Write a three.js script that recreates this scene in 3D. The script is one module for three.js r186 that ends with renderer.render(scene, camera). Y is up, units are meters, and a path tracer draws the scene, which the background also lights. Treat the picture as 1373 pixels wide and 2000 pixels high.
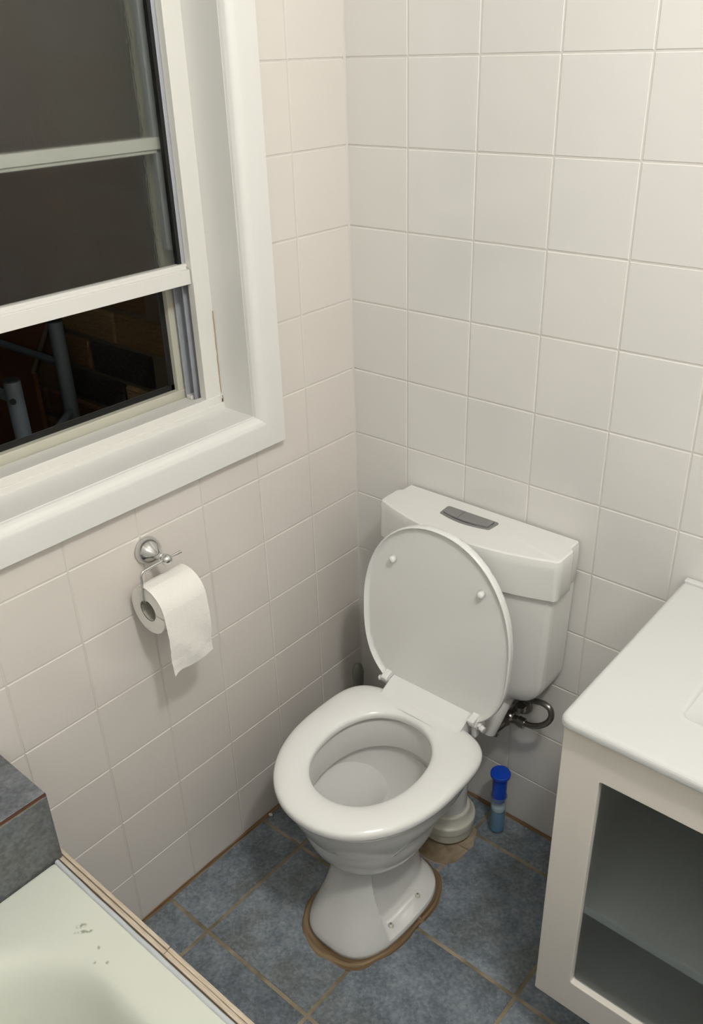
import * as THREE from 'three';
import { mergeGeometries, mergeVertices, toCreasedNormals } from 'three/addons/utils/BufferGeometryUtils.js';
import { RoundedBoxGeometry } from 'three/addons/geometries/RoundedBoxGeometry.js';

// ---------------------------------------------------------------- camera, sky, lights, exposure
const scene = new THREE.Scene();
scene.background = new THREE.Color(0x010102);                 // night outside
const camera = new THREE.PerspectiveCamera(61.03, 1373 / 2000, 0.02, 30);
camera.position.set(1.2071, 1.6847, 1.3928);
camera.rotation.order = 'YXZ';
camera.rotation.set(-0.4919, 0.7217, -0.0323);
const renderer = new THREE.WebGLRenderer({ antialias: true });
renderer.toneMapping = THREE.LinearToneMapping;
renderer.toneMappingExposure = 0.86;
renderer.shadowMap.enabled = true;
const LAMP = { pos: [1.40, 2.56, 0.98], color: 0xfbfaf6, power: 5.2, r: 0.075 };   // the one lamp: a globe under the ceiling

// ---------------------------------------------------------------- helpers
let seed = 12345;
const rnd = () => { seed = (seed * 1664525 + 1013904223) >>> 0; return seed / 4294967296; };
const used = new Map();
function numbered(n) { const k = used.get(n) || 0; used.set(n, k + 1); return k ? `${n}_${String(k).padStart(3, '0')}` : n; }
function mesh(name, geo, mat, parent = scene) {
  const m = new THREE.Mesh(geo, mat); m.name = parent === scene ? numbered(name) : name;
  m.castShadow = m.receiveShadow = true; parent.add(m); return m;
}
function group(name, parent = scene) { const g = new THREE.Group(); g.name = parent === scene ? numbered(name) : name; parent.add(g); return g; }
function thing(name, label, category, pos = [0, 0, 0]) {
  const g = group(name); g.position.set(...pos); g.userData = { label, category }; return g;
}
function struct(name) { const g = group(name); g.userData.kind = 'structure'; return g; }
const V = (x, y, z) => new THREE.Vector3(x, y, z);
const lerp = (a, b, t) => a + (b - a) * t;
const clamp = (x, a, b) => Math.min(b, Math.max(a, x));
const smooth = (a, b, x) => { const t = clamp((x - a) / (b - a), 0, 1); return t * t * (3 - 2 * t); };
function box(x0, x1, y0, y1, z0, z1, r = 0, seg = 2) {
  const w = x1 - x0, h = y1 - y0, d = z1 - z0;
  const g = r ? new RoundedBoxGeometry(w, h, d, seg, Math.min(r, w / 2.01, h / 2.01, d / 2.01)) : new THREE.BoxGeometry(w, h, d);
  g.translate((x0 + x1) / 2, (y0 + y1) / 2, (z0 + z1) / 2); return g;
}
const clean = (g) => { const n = g.index ? g.toNonIndexed() : g; for (const k of Object.keys(n.attributes)) if (!['position', 'normal', 'uv'].includes(k)) n.deleteAttribute(k); return n; };
const join = (...gs) => mergeGeometries(gs.map(clean));
function tube(pts, r, seg = 48, rad = 12, closed = false) {
  return new THREE.TubeGeometry(new THREE.CatmullRomCurve3(pts.map((p) => V(...p)), closed, 'centripetal'), seg, r, rad, closed);
}
function rod(a, b, r, rad = 16) {
  const A = V(...a), B = V(...b), d = B.clone().sub(A);
  const g = new THREE.CylinderGeometry(r, r, d.length(), rad);
  g.applyQuaternion(new THREE.Quaternion().setFromUnitVectors(V(0, 1, 0), d.clone().normalize()));
  g.translate(...A.add(B).multiplyScalar(0.5).toArray()); return g;
}
// surface through a grid of points rows[j][i]; closedU joins the last column to the first
function loft(rows, closedU = true, closedV = false, crease = 0.7) {
  const nv = rows.length, nu = rows[0].length, pos = [], uv = [], idx = [];
  for (let j = 0; j < nv; j++) for (let i = 0; i < nu; i++) { pos.push(...rows[j][i]); uv.push(i / nu, j / nv); }
  const U = closedU ? nu : nu - 1, W = closedV ? nv : nv - 1;
  for (let j = 0; j < W; j++) for (let i = 0; i < U; i++) {
    const a = j * nu + i, b = j * nu + (i + 1) % nu, c = ((j + 1) % nv) * nu + i, d = ((j + 1) % nv) * nu + (i + 1) % nu;
    idx.push(a, b, d, a, d, c);
  }
  const g = new THREE.BufferGeometry();
  g.setAttribute('position', new THREE.Float32BufferAttribute(pos, 3));
  g.setAttribute('uv', new THREE.Float32BufferAttribute(uv, 2));
  g.setIndex(idx); g.computeVertexNormals();
  return crease ? toCreasedNormals(g, crease) : g;
}
const fan = (row, c) => row.map(() => c);                     // a row collapsed to a point, closes an end
function lathe(pts, seg = 48) { return new THREE.LatheGeometry(pts.map(([r, y]) => new THREE.Vector2(r, y)), seg); }

// ---------------------------------------------------------------- noise and textures
function makeNoise(s) {
  const N = 256, t = new Float32Array(N * N); let q = s >>> 0;
  for (let i = 0; i < N * N; i++) { q = (q * 1664525 + 1013904223) >>> 0; t[i] = q / 4294967296; }
  return (x, y, p) => {
    const xi = Math.floor(x), yi = Math.floor(y), fx = x - xi, fy = y - yi;
    const m = (a) => ((a % p) + p) % p, u = fx * fx * (3 - 2 * fx), v = fy * fy * (3 - 2 * fy);
    const a = t[m(yi) * N + m(xi)], b = t[m(yi) * N + m(xi + 1)], c = t[m(yi + 1) * N + m(xi)], d = t[m(yi + 1) * N + m(xi + 1)];
    return lerp(lerp(a, b, u), lerp(c, d, u), v);
  };
}
function fbm(n, u, v, f, oct, gain = 0.5) { let s = 0, a = 1, w = 0; for (let o = 0; o < oct; o++) { s += a * n(u * f, v * f, f); w += a; a *= gain; f *= 2; } return s / w; }
function dataTex(w, h, fn, srgb = true) {
  const d = new Uint8Array(w * h * 4);
  for (let y = 0; y < h; y++) for (let x = 0; x < w; x++) {
    const c = fn(x / w, y / h), k = (y * w + x) * 4;
    for (let i = 0; i < 3; i++) d[k + i] = clamp(Math.round(Array.isArray(c) ? c[i] : c), 0, 255);
    d[k + 3] = 255;
  }
  const t = new THREE.DataTexture(d, w, h, THREE.RGBAFormat);
  t.wrapS = t.wrapT = THREE.RepeatWrapping; t.magFilter = THREE.LinearFilter; t.minFilter = THREE.LinearMipmapLinearFilter; t.generateMipmaps = true;
  if (srgb) t.colorSpace = THREE.SRGBColorSpace; t.needsUpdate = true; return t;
}
const mix3 = (a, b, t) => a.map((v, i) => lerp(v, b[i], t));
const n1 = makeNoise(11), n2 = makeNoise(77), n3 = makeNoise(991);

// ---------------------------------------------------------------- materials
const std = (o) => new THREE.MeshStandardMaterial(o), phy = (o) => new THREE.MeshPhysicalMaterial(o);
const glazeBump = dataTex(256, 256, (u, v) => 255 * (0.75 * fbm(n1, u, v, 4, 2) + 0.25 * fbm(n2, u, v, 24, 2)), false);
const tileSet = (list) => list.map((c) => std({ color: new THREE.Color().setRGB(...c), roughness: 0.13, bumpMap: glazeBump, bumpScale: 0.00022 }));
const wallTile = tileSet([[0.69, 0.678, 0.65], [0.68, 0.668, 0.645], [0.695, 0.683, 0.66]]);        // back wall: neutral white glaze
const wallTileWarm = tileSet([[0.70, 0.655, 0.612], [0.69, 0.647, 0.605], [0.705, 0.661, 0.622]]);    // left wall: a slightly pinker batch
const groutWall = std({ color: new THREE.Color().setRGB(0.62, 0.59, 0.55), roughness: 0.9 });
const groutFloorTex = dataTex(512, 512, (u, v) => mix3([108, 98, 78], [166, 154, 132], clamp(fbm(n3, u, v, 12, 5) * 1.6 - 0.3, 0, 1)));
const groutFloor = std({ map: groutFloorTex, roughness: 0.95 });
const mortarTex = dataTex(512, 512, (u, v) => mix3([86, 66, 44], [150, 130, 102], clamp(fbm(n2, u, v, 8, 5) * 2.2 - 0.55, 0, 1)));
const patchTex = dataTex(256, 256, (u, v) => mix3([112, 96, 76], [166, 152, 130], clamp(fbm(n1, u, v, 8, 5) * 2 - 0.5, 0, 1)));
const patchMortar = std({ map: patchTex, roughness: 0.95 });
const mortar = std({ map: mortarTex, roughness: 0.95, bumpMap: mortarTex, bumpScale: 0.0012 });
const slateTex = dataTex(1024, 1024, (u, v) => {
  const big = fbm(n1, u, v, 4, 4), mid = fbm(n2, u, v, 16, 4, 0.6), fine = fbm(n3, u, v, 96, 2, 0.7);
  let c = mix3([84, 92, 100], [142, 151, 160], clamp((big * 0.55 + mid * 0.65 - 0.22) * 1.35, 0, 1));
  c = mix3(c, [104, 108, 106], clamp((fbm(n3, u, v, 6, 3) - 0.5) * 2.4, 0, 0.55));
  const k = (fine - 0.5) * 46; return c.map((x) => x + k);
});
const slateBump = dataTex(512, 512, (u, v) => 255 * (0.5 * fbm(n2, u, v, 12, 4) + 0.5 * fbm(n3, u, v, 60, 2)), false);
const slate = std({ map: slateTex, roughness: 0.5, bumpMap: slateBump, bumpScale: 0.0004 });
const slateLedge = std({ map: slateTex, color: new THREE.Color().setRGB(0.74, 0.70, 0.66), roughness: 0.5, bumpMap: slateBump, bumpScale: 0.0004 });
const ceramic = phy({ color: new THREE.Color().setRGB(0.73, 0.73, 0.71), roughness: 0.15, clearcoat: 0.3, clearcoatRoughness: 0.12 });
const plastic = std({ color: new THREE.Color().setRGB(0.78, 0.783, 0.77), roughness: 0.17 });
const hingePlastic = std({ color: new THREE.Color().setRGB(0.80, 0.80, 0.79), roughness: 0.35 });
const creamPlastic = std({ color: new THREE.Color().setRGB(0.62, 0.61, 0.53), roughness: 0.35 });
const greyPlastic = std({ color: new THREE.Color().setRGB(0.24, 0.24, 0.24), roughness: 0.42, metalness: 0.3 });
const darkGap = std({ color: 0x141414, roughness: 0.8 });
const paintWhite = std({ color: new THREE.Color().setRGB(0.72, 0.715, 0.69), roughness: 0.33 });
const frameWhite = std({ color: new THREE.Color().setRGB(0.72, 0.71, 0.67), roughness: 0.4 });
const railWhite = std({ color: new THREE.Color().setRGB(0.70, 0.69, 0.66), roughness: 0.35 });
const trackGrey = std({ color: new THREE.Color().setRGB(0.42, 0.44, 0.48), roughness: 0.45, metalness: 0.2 });
const creamAlu = std({ color: new THREE.Color().setRGB(0.55, 0.54, 0.45), roughness: 0.45 });
const screenGrey = std({ color: new THREE.Color().setRGB(0.10, 0.10, 0.10), roughness: 0.6 });
const rubberBlack = std({ color: 0x0c0c0c, roughness: 0.6 });
const staleSealant = std({ color: new THREE.Color().setRGB(0.42, 0.33, 0.22), roughness: 0.9 });
const rust = std({ color: 0x6b5524, roughness: 0.8 });
const chrome = std({ color: new THREE.Color().setRGB(0.66, 0.66, 0.66), roughness: 0.12, metalness: 1 });
const darkChrome = std({ color: new THREE.Color().setRGB(0.30, 0.28, 0.26), roughness: 0.28, metalness: 1 });
const paperBump = dataTex(512, 512, (u, v) => 255 * (0.6 * fbm(n2, u, v, 64, 2) + 0.4 * n1(u * 128, v * 128, 128)), false);
const paper = std({ color: new THREE.Color().setRGB(0.80, 0.78, 0.74), roughness: 0.95, bumpMap: paperBump, bumpScale: 0.0008 });
const paperEnd = std({ color: new THREE.Color().setRGB(0.72, 0.70, 0.66), roughness: 0.95 });
const cardboard = std({ color: new THREE.Color().setRGB(0.36, 0.35, 0.30), roughness: 0.9 });
const cabinetWhite = std({ color: new THREE.Color().setRGB(0.75, 0.71, 0.655), roughness: 0.4 });
const cabinetInside = std({ color: new THREE.Color().setRGB(0.55, 0.56, 0.56), roughness: 0.6 });
const topWhite = phy({ color: new THREE.Color().setRGB(0.60, 0.605, 0.60), roughness: 0.25, clearcoat: 0.2, clearcoatRoughness: 0.1 });
const frosted = phy({ color: new THREE.Color().setRGB(0.80, 0.86, 0.88), roughness: 0.23, transmission: 1, thickness: 0.004, ior: 1.45 });
const obscureBump = dataTex(512, 512, (u, v) => 255 * (0.55 * n1(u * 220, v * 45, 256) + 0.45 * n2(u * 250, v * 120, 256)), false);
const obscureGlass = phy({ color: new THREE.Color().setRGB(0.88, 0.9, 0.86), roughness: 0.22, transmission: 1, thickness: 0.004, ior: 1.38, bumpMap: obscureBump, bumpScale: 0.00022 });
const bathTex = dataTex(1024, 512, (u, v) => {                                  // uv 0..1 over 1.6 m x 0.8 m: enamel with a few scuff marks
  let c = [212, 216, 206]; const x = u * 1.6, z = v * 0.8;
  const spots = [[0.138, 0.047, 0.0042, 0.009], [0.148, 0.052, 0.003, 0.008], [0.155, 0.045, 0.0025, 0.006], [0.143, 0.058, 0.002, 0.006], [0.19, 0.052, 0.004, 0.002], [0.22, 0.058, 0.003, 0.0025], [0.205, 0.07, 0.002, 0.003]];
  for (const [sx, sz, a, b] of spots) {
    const dx = x - sx, dz = z - sz, w = (dx * 0.8 + dz * 0.6) / a, q = (-dx * 0.6 + dz * 0.8) / b, n = n3(u * 500, v * 250, 250);
    const k = clamp(1.25 - (w * w + q * q), 0, 1) * clamp(n * 2.2 - 0.5, 0, 1); c = mix3(c, [112, 118, 100], k * 0.75);
  }
  return c;
});
const enamel = phy({ map: bathTex, roughness: 0.28, clearcoat: 0.15, clearcoatRoughness: 0.2 });
const silicone = std({ color: new THREE.Color().setRGB(0.52, 0.55, 0.58), roughness: 0.35 });
const edgeTexture = dataTex(512, 64, (u, v) => mix3([170, 152, 130], [214, 204, 190], clamp(fbm(n2, u, v, 16, 4) * 1.8 - 0.4, 0, 1)));
const edgeStrip = std({ map: edgeTexture, roughness: 0.7 });
const brownLine = std({ color: 0x5b3527, roughness: 0.8 });
const blueCap = std({ color: new THREE.Color().setRGB(0.005, 0.06, 0.50), roughness: 0.35 });
const clearPlastic = phy({ color: new THREE.Color().setRGB(0.85, 0.92, 0.95), roughness: 0.12, transmission: 0.9, thickness: 0, ior: 1.45 });
const blueGel = phy({ color: new THREE.Color().setRGB(0.003, 0.26, 0.52), roughness: 0.25, transmission: 0.1, thickness: 0 });
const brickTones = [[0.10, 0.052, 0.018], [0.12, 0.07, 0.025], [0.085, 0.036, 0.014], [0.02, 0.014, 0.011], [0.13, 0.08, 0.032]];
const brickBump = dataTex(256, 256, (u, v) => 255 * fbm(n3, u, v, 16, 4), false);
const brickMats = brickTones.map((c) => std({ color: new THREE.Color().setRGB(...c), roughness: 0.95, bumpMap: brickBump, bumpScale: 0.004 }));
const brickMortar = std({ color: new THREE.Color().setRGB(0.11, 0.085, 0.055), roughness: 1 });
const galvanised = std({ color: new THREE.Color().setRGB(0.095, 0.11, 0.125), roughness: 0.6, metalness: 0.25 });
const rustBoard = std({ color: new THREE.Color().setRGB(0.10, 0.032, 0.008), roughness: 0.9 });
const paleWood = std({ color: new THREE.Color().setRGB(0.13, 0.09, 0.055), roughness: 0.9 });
const plaster = std({ color: new THREE.Color().setRGB(0.72, 0.70, 0.66), roughness: 0.9 });
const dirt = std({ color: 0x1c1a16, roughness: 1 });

// ---------------------------------------------------------------- tiles: bevelled slab, face at +z, uv shifted per variant
function tileGeo(w, h, d, b, uo = 0, vo = 0, us = 1) {
  const x = w / 2, y = h / 2, f = [[-x + b, -y + b, 0], [x - b, -y + b, 0], [x - b, y - b, 0], [-x + b, y - b, 0]];
  const m = [[-x, -y, -b * 0.8], [x, -y, -b * 0.8], [x, y, -b * 0.8], [-x, y, -b * 0.8]], k = m.map(([p, q]) => [p, q, -d]);
  const P = [], Q = []; const quad = (a, b2, c, e) => { for (const v of [a, b2, c, a, c, e]) { P.push(...v); Q.push(uo + (v[0] + x) * us, vo + (v[1] + y) * us); } };
  quad(...f);
  for (let i = 0; i < 4; i++) { const j = (i + 1) % 4; quad(m[i], m[j], f[j], f[i]); quad(k[i], k[j], m[j], m[i]); }
  const g = new THREE.BufferGeometry();
  g.setAttribute('position', new THREE.Float32BufferAttribute(P, 3)); g.setAttribute('uv', new THREE.Float32BufferAttribute(Q, 2));
  g.computeVertexNormals(); return g;
}
const geoCache = new Map();
function tileCached(w, h, d, b, v, us) {
  const key = [w.toFixed(4), h.toFixed(4), d, b, v].join(); if (!geoCache.has(key)) geoCache.set(key, tileGeo(w, h, d, b, v * 0.37, v * 0.61, us)); return geoCache.get(key);
}

// ---------------------------------------------------------------- room shell
const P = 0.152, CEIL = 2.67, XR = 2.1, ZF = 1.78;
const rowsY = [0.002]; for (let r = 10; r >= -7; r--) rowsY.push(Math.min(1.6659 - r * P, CEIL));
const colsX = [0]; for (let k = 0; k < 14; k++) colsX.push(Math.min(0.1493 + k * P, XR));
const colsZ = [0]; for (let k = 0; k < 12; k++) colsZ.push(Math.min(0.1535 + k * P, ZF));
const WZ0 = 0.3055, WZ1 = 1.36, WY0 = 1.018, WY1 = 2.14;      // hole in the left wall

const wallBack = struct('wall_back');
mesh('grout_bed', box(-0.14, XR + 0.1, -0.05, CEIL, -0.12, -0.0011), groutWall, wallBack);
const wallLeft = struct('wall_left');
{
  const s = new THREE.Shape([[0, -0.05], [ZF, -0.05], [ZF, CEIL], [0, CEIL]].map((p) => new THREE.Vector2(...p)));
  s.holes.push(new THREE.Path([[WZ0, WY0], [WZ0, WY1], [WZ1, WY1], [WZ1, WY0]].map((p) => new THREE.Vector2(...p))));
  const g = new THREE.ExtrudeGeometry(s, { depth: 0.20, bevelEnabled: false });   // shape in (z, y), thickness along x
  g.applyMatrix4(new THREE.Matrix4().set(0, 0, 1, -0.2011, 0, 1, 0, 0, 1, 0, 0, 0, 0, 0, 0, 1)); g.index || 0;
  const p = g.attributes.position.array, n = g.attributes.normal.array, u = g.attributes.uv.array;   // the mapping mirrors: flip the winding
  for (let i = 0; i < p.length; i += 9) for (let k = 0; k < 3; k++) { [p[i + 3 + k], p[i + 6 + k]] = [p[i + 6 + k], p[i + 3 + k]]; [n[i + 3 + k], n[i + 6 + k]] = [n[i + 6 + k], n[i + 3 + k]]; }
  mesh('grout_bed', g, groutWall, wallLeft);
}
function wallTiles(parent, cols, mats, place, clip) {
  for (let r = 0; r < rowsY.length - 1; r++) for (let c = 0; c < cols.length - 1; c++) {
    let [u0, u1, y0, y1] = [cols[c], cols[c + 1], rowsY[r], rowsY[r + 1]];
    const q = clip ? clip(u0, u1, y0, y1) : [u0, u1, y0, y1]; if (!q) continue; [u0, u1, y0, y1] = q;
    const w = u1 - u0 - 0.0022, h = y1 - y0 - 0.0022; if (w < 0.004 || h < 0.004) continue;
    const v = Math.floor(rnd() * 4);
    const t = mesh('tile', tileCached(w, h, 0.004, 0.0016, v, 6.5), mats[Math.floor(rnd() * 3)], parent);
    place(t, (u0 + u1) / 2, (y0 + y1) / 2); t.rotateX((rnd() - 0.5) * 0.0024); t.rotateY((rnd() - 0.5) * 0.0024);
  }
}
wallTiles(wallBack, colsX, wallTile, (t, u, y) => t.position.set(u, y, 0));
wallTiles(wallLeft, colsZ, wallTileWarm, (t, u, y) => { t.position.set(0, y, u); t.rotation.y = Math.PI / 2; }, (u0, u1, y0, y1) => {
  if (u1 <= WZ0 + 0.01 || u0 >= WZ1) return [u0, u1, y0, y1];
  if (u0 < WZ1 && u1 > WZ1) { if (y1 <= WY0 || y0 >= WY1) return [u0, u1, y0, y1]; return [WZ1, u1, y0, y1]; }
  if (y0 < WY0 && y1 > WY0) return [u0, u1, y0, WY0];
  if (y0 < WY1 && y1 > WY1) return [u0, u1, WY1, y1];
  return y1 <= WY0 || y0 >= WY1 ? [u0, u1, y0, y1] : null;
});
mesh('corner_sealant', loft([[[0.0, 0.003, 0.004], [0.0, CEIL, 0.004]], [[0.0012, 0.003, 0.0012], [0.0012, CEIL, 0.0012]], [[0.004, 0.003, 0], [0.004, CEIL, 0]]], false, false, 0), groutWall, wallBack);
const ceiling = struct('ceiling'); mesh('plasterboard', box(-0.2, XR + 0.1, CEIL, CEIL + 0.1, -0.12, ZF + 0.1), plaster, ceiling);
const wallRight = struct('wall_right'); mesh('plasterwork', box(XR, XR + 0.1, -0.05, CEIL, 0, ZF + 0.1), wallTile[0], wallRight);
const wallFront = struct('wall_front'); mesh('plasterwork', box(-0.2, XR + 0.1, -0.05, CEIL, ZF, ZF + 0.1), wallTile[0], wallFront);

// ---------------------------------------------------------------- floor
const floor = struct('floor');
{
  const g = new THREE.PlaneGeometry(1, 1); g.rotateX(-Math.PI / 2);
  const b = box(-0.0, XR, -0.05, -0.0012, 0, ZF); const uv = b.attributes.uv, ps = b.attributes.position;
  for (let i = 0; i < uv.count; i++) uv.setXY(i, ps.getX(i) * 2, ps.getZ(i) * 2);
  mesh('grout_bed', b, groutFloor, floor);
  const F = 0.2955, xs = [0.004], zs = [0.004];
  for (let k = 0; k < 7; k++) xs.push(Math.min(0.1318 + k * F, XR)); for (let k = 0; k < 6; k++) zs.push(Math.min(0.1008 + k * 0.2937, ZF));
  for (let i = 0; i < xs.length - 1; i++) for (let j = 0; j < zs.length - 1; j++) {
    const w = xs[i + 1] - xs[i] - 0.0078, h = zs[j + 1] - zs[j] - 0.0078; if (w < 0.01 || h < 0.01) continue;
    const t = mesh('tile', tileGeo(w, h, 0.006, 0.0012, rnd(), rnd(), 1.9), slate, floor);
    t.rotation.x = -Math.PI / 2; t.position.set((xs[i] + xs[i + 1]) / 2, (rnd() - 0.5) * 0.0004, (zs[j] + zs[j + 1]) / 2);
  }
}

// ---------------------------------------------------------------- window
const trim = struct('trim_1');                                // architrave: bullnosed boards round the opening
{
  // profile in (across, out): across 0 = outer edge, W = opening edge; rounded nose into the reveal
  const W = 0.068, prof = [[0, 0], [0, 0.016], [0.002, 0.0185]];
  for (let k = 0; k <= 10; k++) { const a = k / 10 * Math.PI / 2; prof.push([W - 0.022 + 0.022 * Math.sin(a), 0.0185 - 0.022 * (1 - Math.cos(a))]); }
  prof.push([W, -0.012], [0, -0.0]);
  const O = [[0.2385, 0.974], [0.2385, WY1 + 0.06], [WZ1 + 0.06, WY1 + 0.06], [WZ1 + 0.06, 0.974]];
  const dir = [[1, 1], [1, -1], [-1, -1], [-1, 1]];            // towards the opening, mitred
  const at = (i, a, o) => [0.0005 + o, O[i][1] + dir[i][1] * a, O[i][0] + dir[i][0] * a];
  const piece = (name, i, j) => { const g = loft([prof.map(([a, o]) => at(i, a, o)), prof.map(([a, o]) => at(j, a, o))], true, false, 0.5); mesh(name, g, paintWhite, trim); };
  piece('side_board', 0, 1); piece('head_board', 1, 2); piece('side_board', 2, 3); piece('sill_board', 3, 0);
}
const win = struct('window_1');
{
  const ZA = 0.3065, ZB = 1.2935 + 0.065, YA = 1.0420;
  // reveal linings
  mesh('reveal_lining', box(-0.198, -0.0005, YA - 0.02, 2.135, ZA - 0.0005, ZA + 0.0005), paintWhite, win);
  mesh('reveal_lining', box(-0.198, -0.0005, YA - 0.02, 2.135, ZB, ZB + 0.001), paintWhite, win);
  mesh('sill_lining', box(-0.198, 0.001, YA - 0.021, YA + 0.0008, ZA, ZB, 0.0007), paintWhite, win);
  mesh('head_lining', box(-0.198, -0.0005, 2.125, 2.138, ZA, ZB), paintWhite, win);
  // outer frame
  mesh('jamb', box(-0.108, -0.090, YA + 0.02, 2.126, ZA - 0.0002, ZA + 0.040, 0.0015), frameWhite, win);
  mesh('jamb', box(-0.108, -0.090, YA + 0.02, 2.126, ZB - 0.04, ZB, 0.0015), frameWhite, win);
  const sillF = join(box(-0.100, -0.083, YA - 0.002, YA + 0.013, ZA, ZB, 0.001), box(-0.110, -0.0885, YA - 0.002, YA + 0.028, ZA, ZB, 0.0015), box(-0.155, -0.106, YA - 0.002, YA + 0.018, ZA + 0.03, ZB - 0.03));
  mesh('frame_sill', sillF, frameWhite, win);
  // tracks in the jamb, seen in the open lower part
  for (const [z, s] of [[ZA + 0.004, 1], [ZB - 0.004, -1]]) {
    const zz = (a) => z + s * a, bz = (x0, x1, a, b) => box(x0, x1, YA + 0.012, 2.12, Math.min(zz(a), zz(b)), Math.max(zz(a), zz(b)), 0.001);
    mesh('track', join(bz(-0.190, -0.108, -0.003, 0.016), bz(-0.128, -0.124, 0.014, 0.036), bz(-0.155, -0.151, 0.014, 0.036)), trackGrey, win);
    mesh('track_edge', bz(-0.175, -0.163, 0.012, 0.047), creamAlu, win);
    mesh('screen_seal', bz(-0.1755, -0.1735, 0.047, 0.056), rubberBlack, win);
  }
  mesh('track_edge', box(-0.175, -0.160, YA, YA + 0.035, ZA + 0.02, ZB - 0.02, 0.002), creamAlu, win);
  mesh('screen_seal', box(-0.1755, -0.1735, YA + 0.035, YA + 0.046, ZA + 0.05, ZB - 0.05), rubberBlack, win);
  const sg = group('screen_frame', win);
  mesh('stile', box(-0.190, -0.184, YA + 0.005, 1.6, ZA + 0.048, ZA + 0.053, 0.001), screenGrey, sg);
  mesh('stile', box(-0.190, -0.184, YA + 0.005, 1.6, ZB - 0.053, ZB - 0.048, 0.001), screenGrey, sg);
  mesh('rail', box(-0.190, -0.184, YA + 0.036, YA + 0.041, ZA + 0.048, ZB - 0.048, 0.001), screenGrey, sg);
  const sc = mesh('pivot_screw', new THREE.CylinderGeometry(0.0048, 0.0062, 0.007, 14), rust, win); sc.rotation.x = Math.PI / 2; sc.position.set(-0.141, 1.178, ZA + 0.0235);
  mesh('plastic_clip', box(-0.150, -0.135, YA + 0.018, YA + 0.026, ZA + 0.022, ZA + 0.042, 0.002), frameWhite, win);
  const crack = (pts, rr) => tube(pts, rr, 40, 6);
  mesh('worn_sealant', crack(Array.from({ length: 24 }, (_, k) => [-0.0893 + 0.0008 * n1(k * 1.3, 4, 200), 1.075 + k * 0.0072, ZA + 0.0008 + 0.0012 * n2(k * 0.9, 8, 200)]), 0.0009), staleSealant, win);
  mesh('worn_sealant', crack([[-0.0875, 1.044, ZA + 0.0012], [-0.0870, 1.052, ZA + 0.0022], [-0.0868, 1.06, ZA + 0.001], [-0.0868, 1.069, ZA + 0.0014]], 0.0012), brownLine, win);
  mesh('flaking_paint', box(-0.0882, -0.0860, 1.062, 1.072, ZA, ZA + 0.005, 0.0008), frameWhite, win);
  // raised inner sash with obscure glass
  const s1 = group('lower_sash', win), SZ0 = ZA + 0.030, SZ1 = ZB - 0.030, R0 = 1.3005;
  mesh('bottom_rail', join(box(-0.122, -0.0935, R0, R0 + 0.027, SZ0 + 0.012, SZ1 - 0.012, 0.0012), box(-0.122, -0.100, R0 + 0.026, R0 + 0.031, SZ0 + 0.014, SZ1 - 0.014, 0.001), box(-0.122, -0.103, R0 + 0.030, R0 + 0.036, SZ0 + 0.01, SZ1 - 0.01, 0.001)), railWhite, s1);
  for (const [a, b] of [[SZ0, SZ0 + 0.017], [SZ1 - 0.017, SZ1]]) mesh('stile', box(-0.122, -0.1085, R0 + 0.01, 2.06, a, b, 0.001), trackGrey, s1);
  for (const [a, b] of [[SZ0 + 0.0165, SZ0 + 0.0245], [SZ1 - 0.0245, SZ1 - 0.0165]]) mesh('glazing_bead', box(-0.121, -0.1095, R0 + 0.034, 2.05, a, b), rubberBlack, s1);
  mesh('top_rail', box(-0.122, -0.1, 2.04, 2.07, SZ0, SZ1), railWhite, s1);
  const gp = box(-0.1185, -0.1145, R0 + 0.032, 2.042, SZ0 + 0.014, SZ1 - 0.014);
  for (let i = 0; i < gp.attributes.uv.count; i++) gp.attributes.uv.setXY(i, gp.attributes.uv.getX(i) * 3, gp.attributes.uv.getY(i) * 1.2);
  mesh('pane', gp, obscureGlass, s1);
  // fixed upper sash behind it
  const s2 = group('upper_sash', win), T0 = 1.528;
  mesh('bottom_rail', join(box(-0.150, -0.130, T0 + 0.006, T0 + 0.026, SZ0, SZ1, 0.0015), box(-0.150, -0.134, T0, T0 + 0.005, SZ0, SZ1, 0.001)), railWhite, s2);
  for (const [a, b] of [[SZ0 - 0.01, SZ0 + 0.026], [SZ1 - 0.026, SZ1 + 0.01]]) mesh('stile', box(-0.150, -0.134, 1.36, 2.10, a, b, 0.001), trackGrey, s2);
  const p2 = new THREE.PlaneGeometry(SZ1 - SZ0 - 0.04, 2.10 - T0 - 0.02); p2.rotateY(Math.PI / 2);
  const clearPane = phy({ color: 0xffffff, roughness: 0.02, transmission: 1, thickness: 0, ior: 1.5 });
  mesh('pane', p2, clearPane, s2).position.set(-0.142, (2.10 + T0 + 0.02) / 2, (SZ0 + SZ1) / 2);
}

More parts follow.
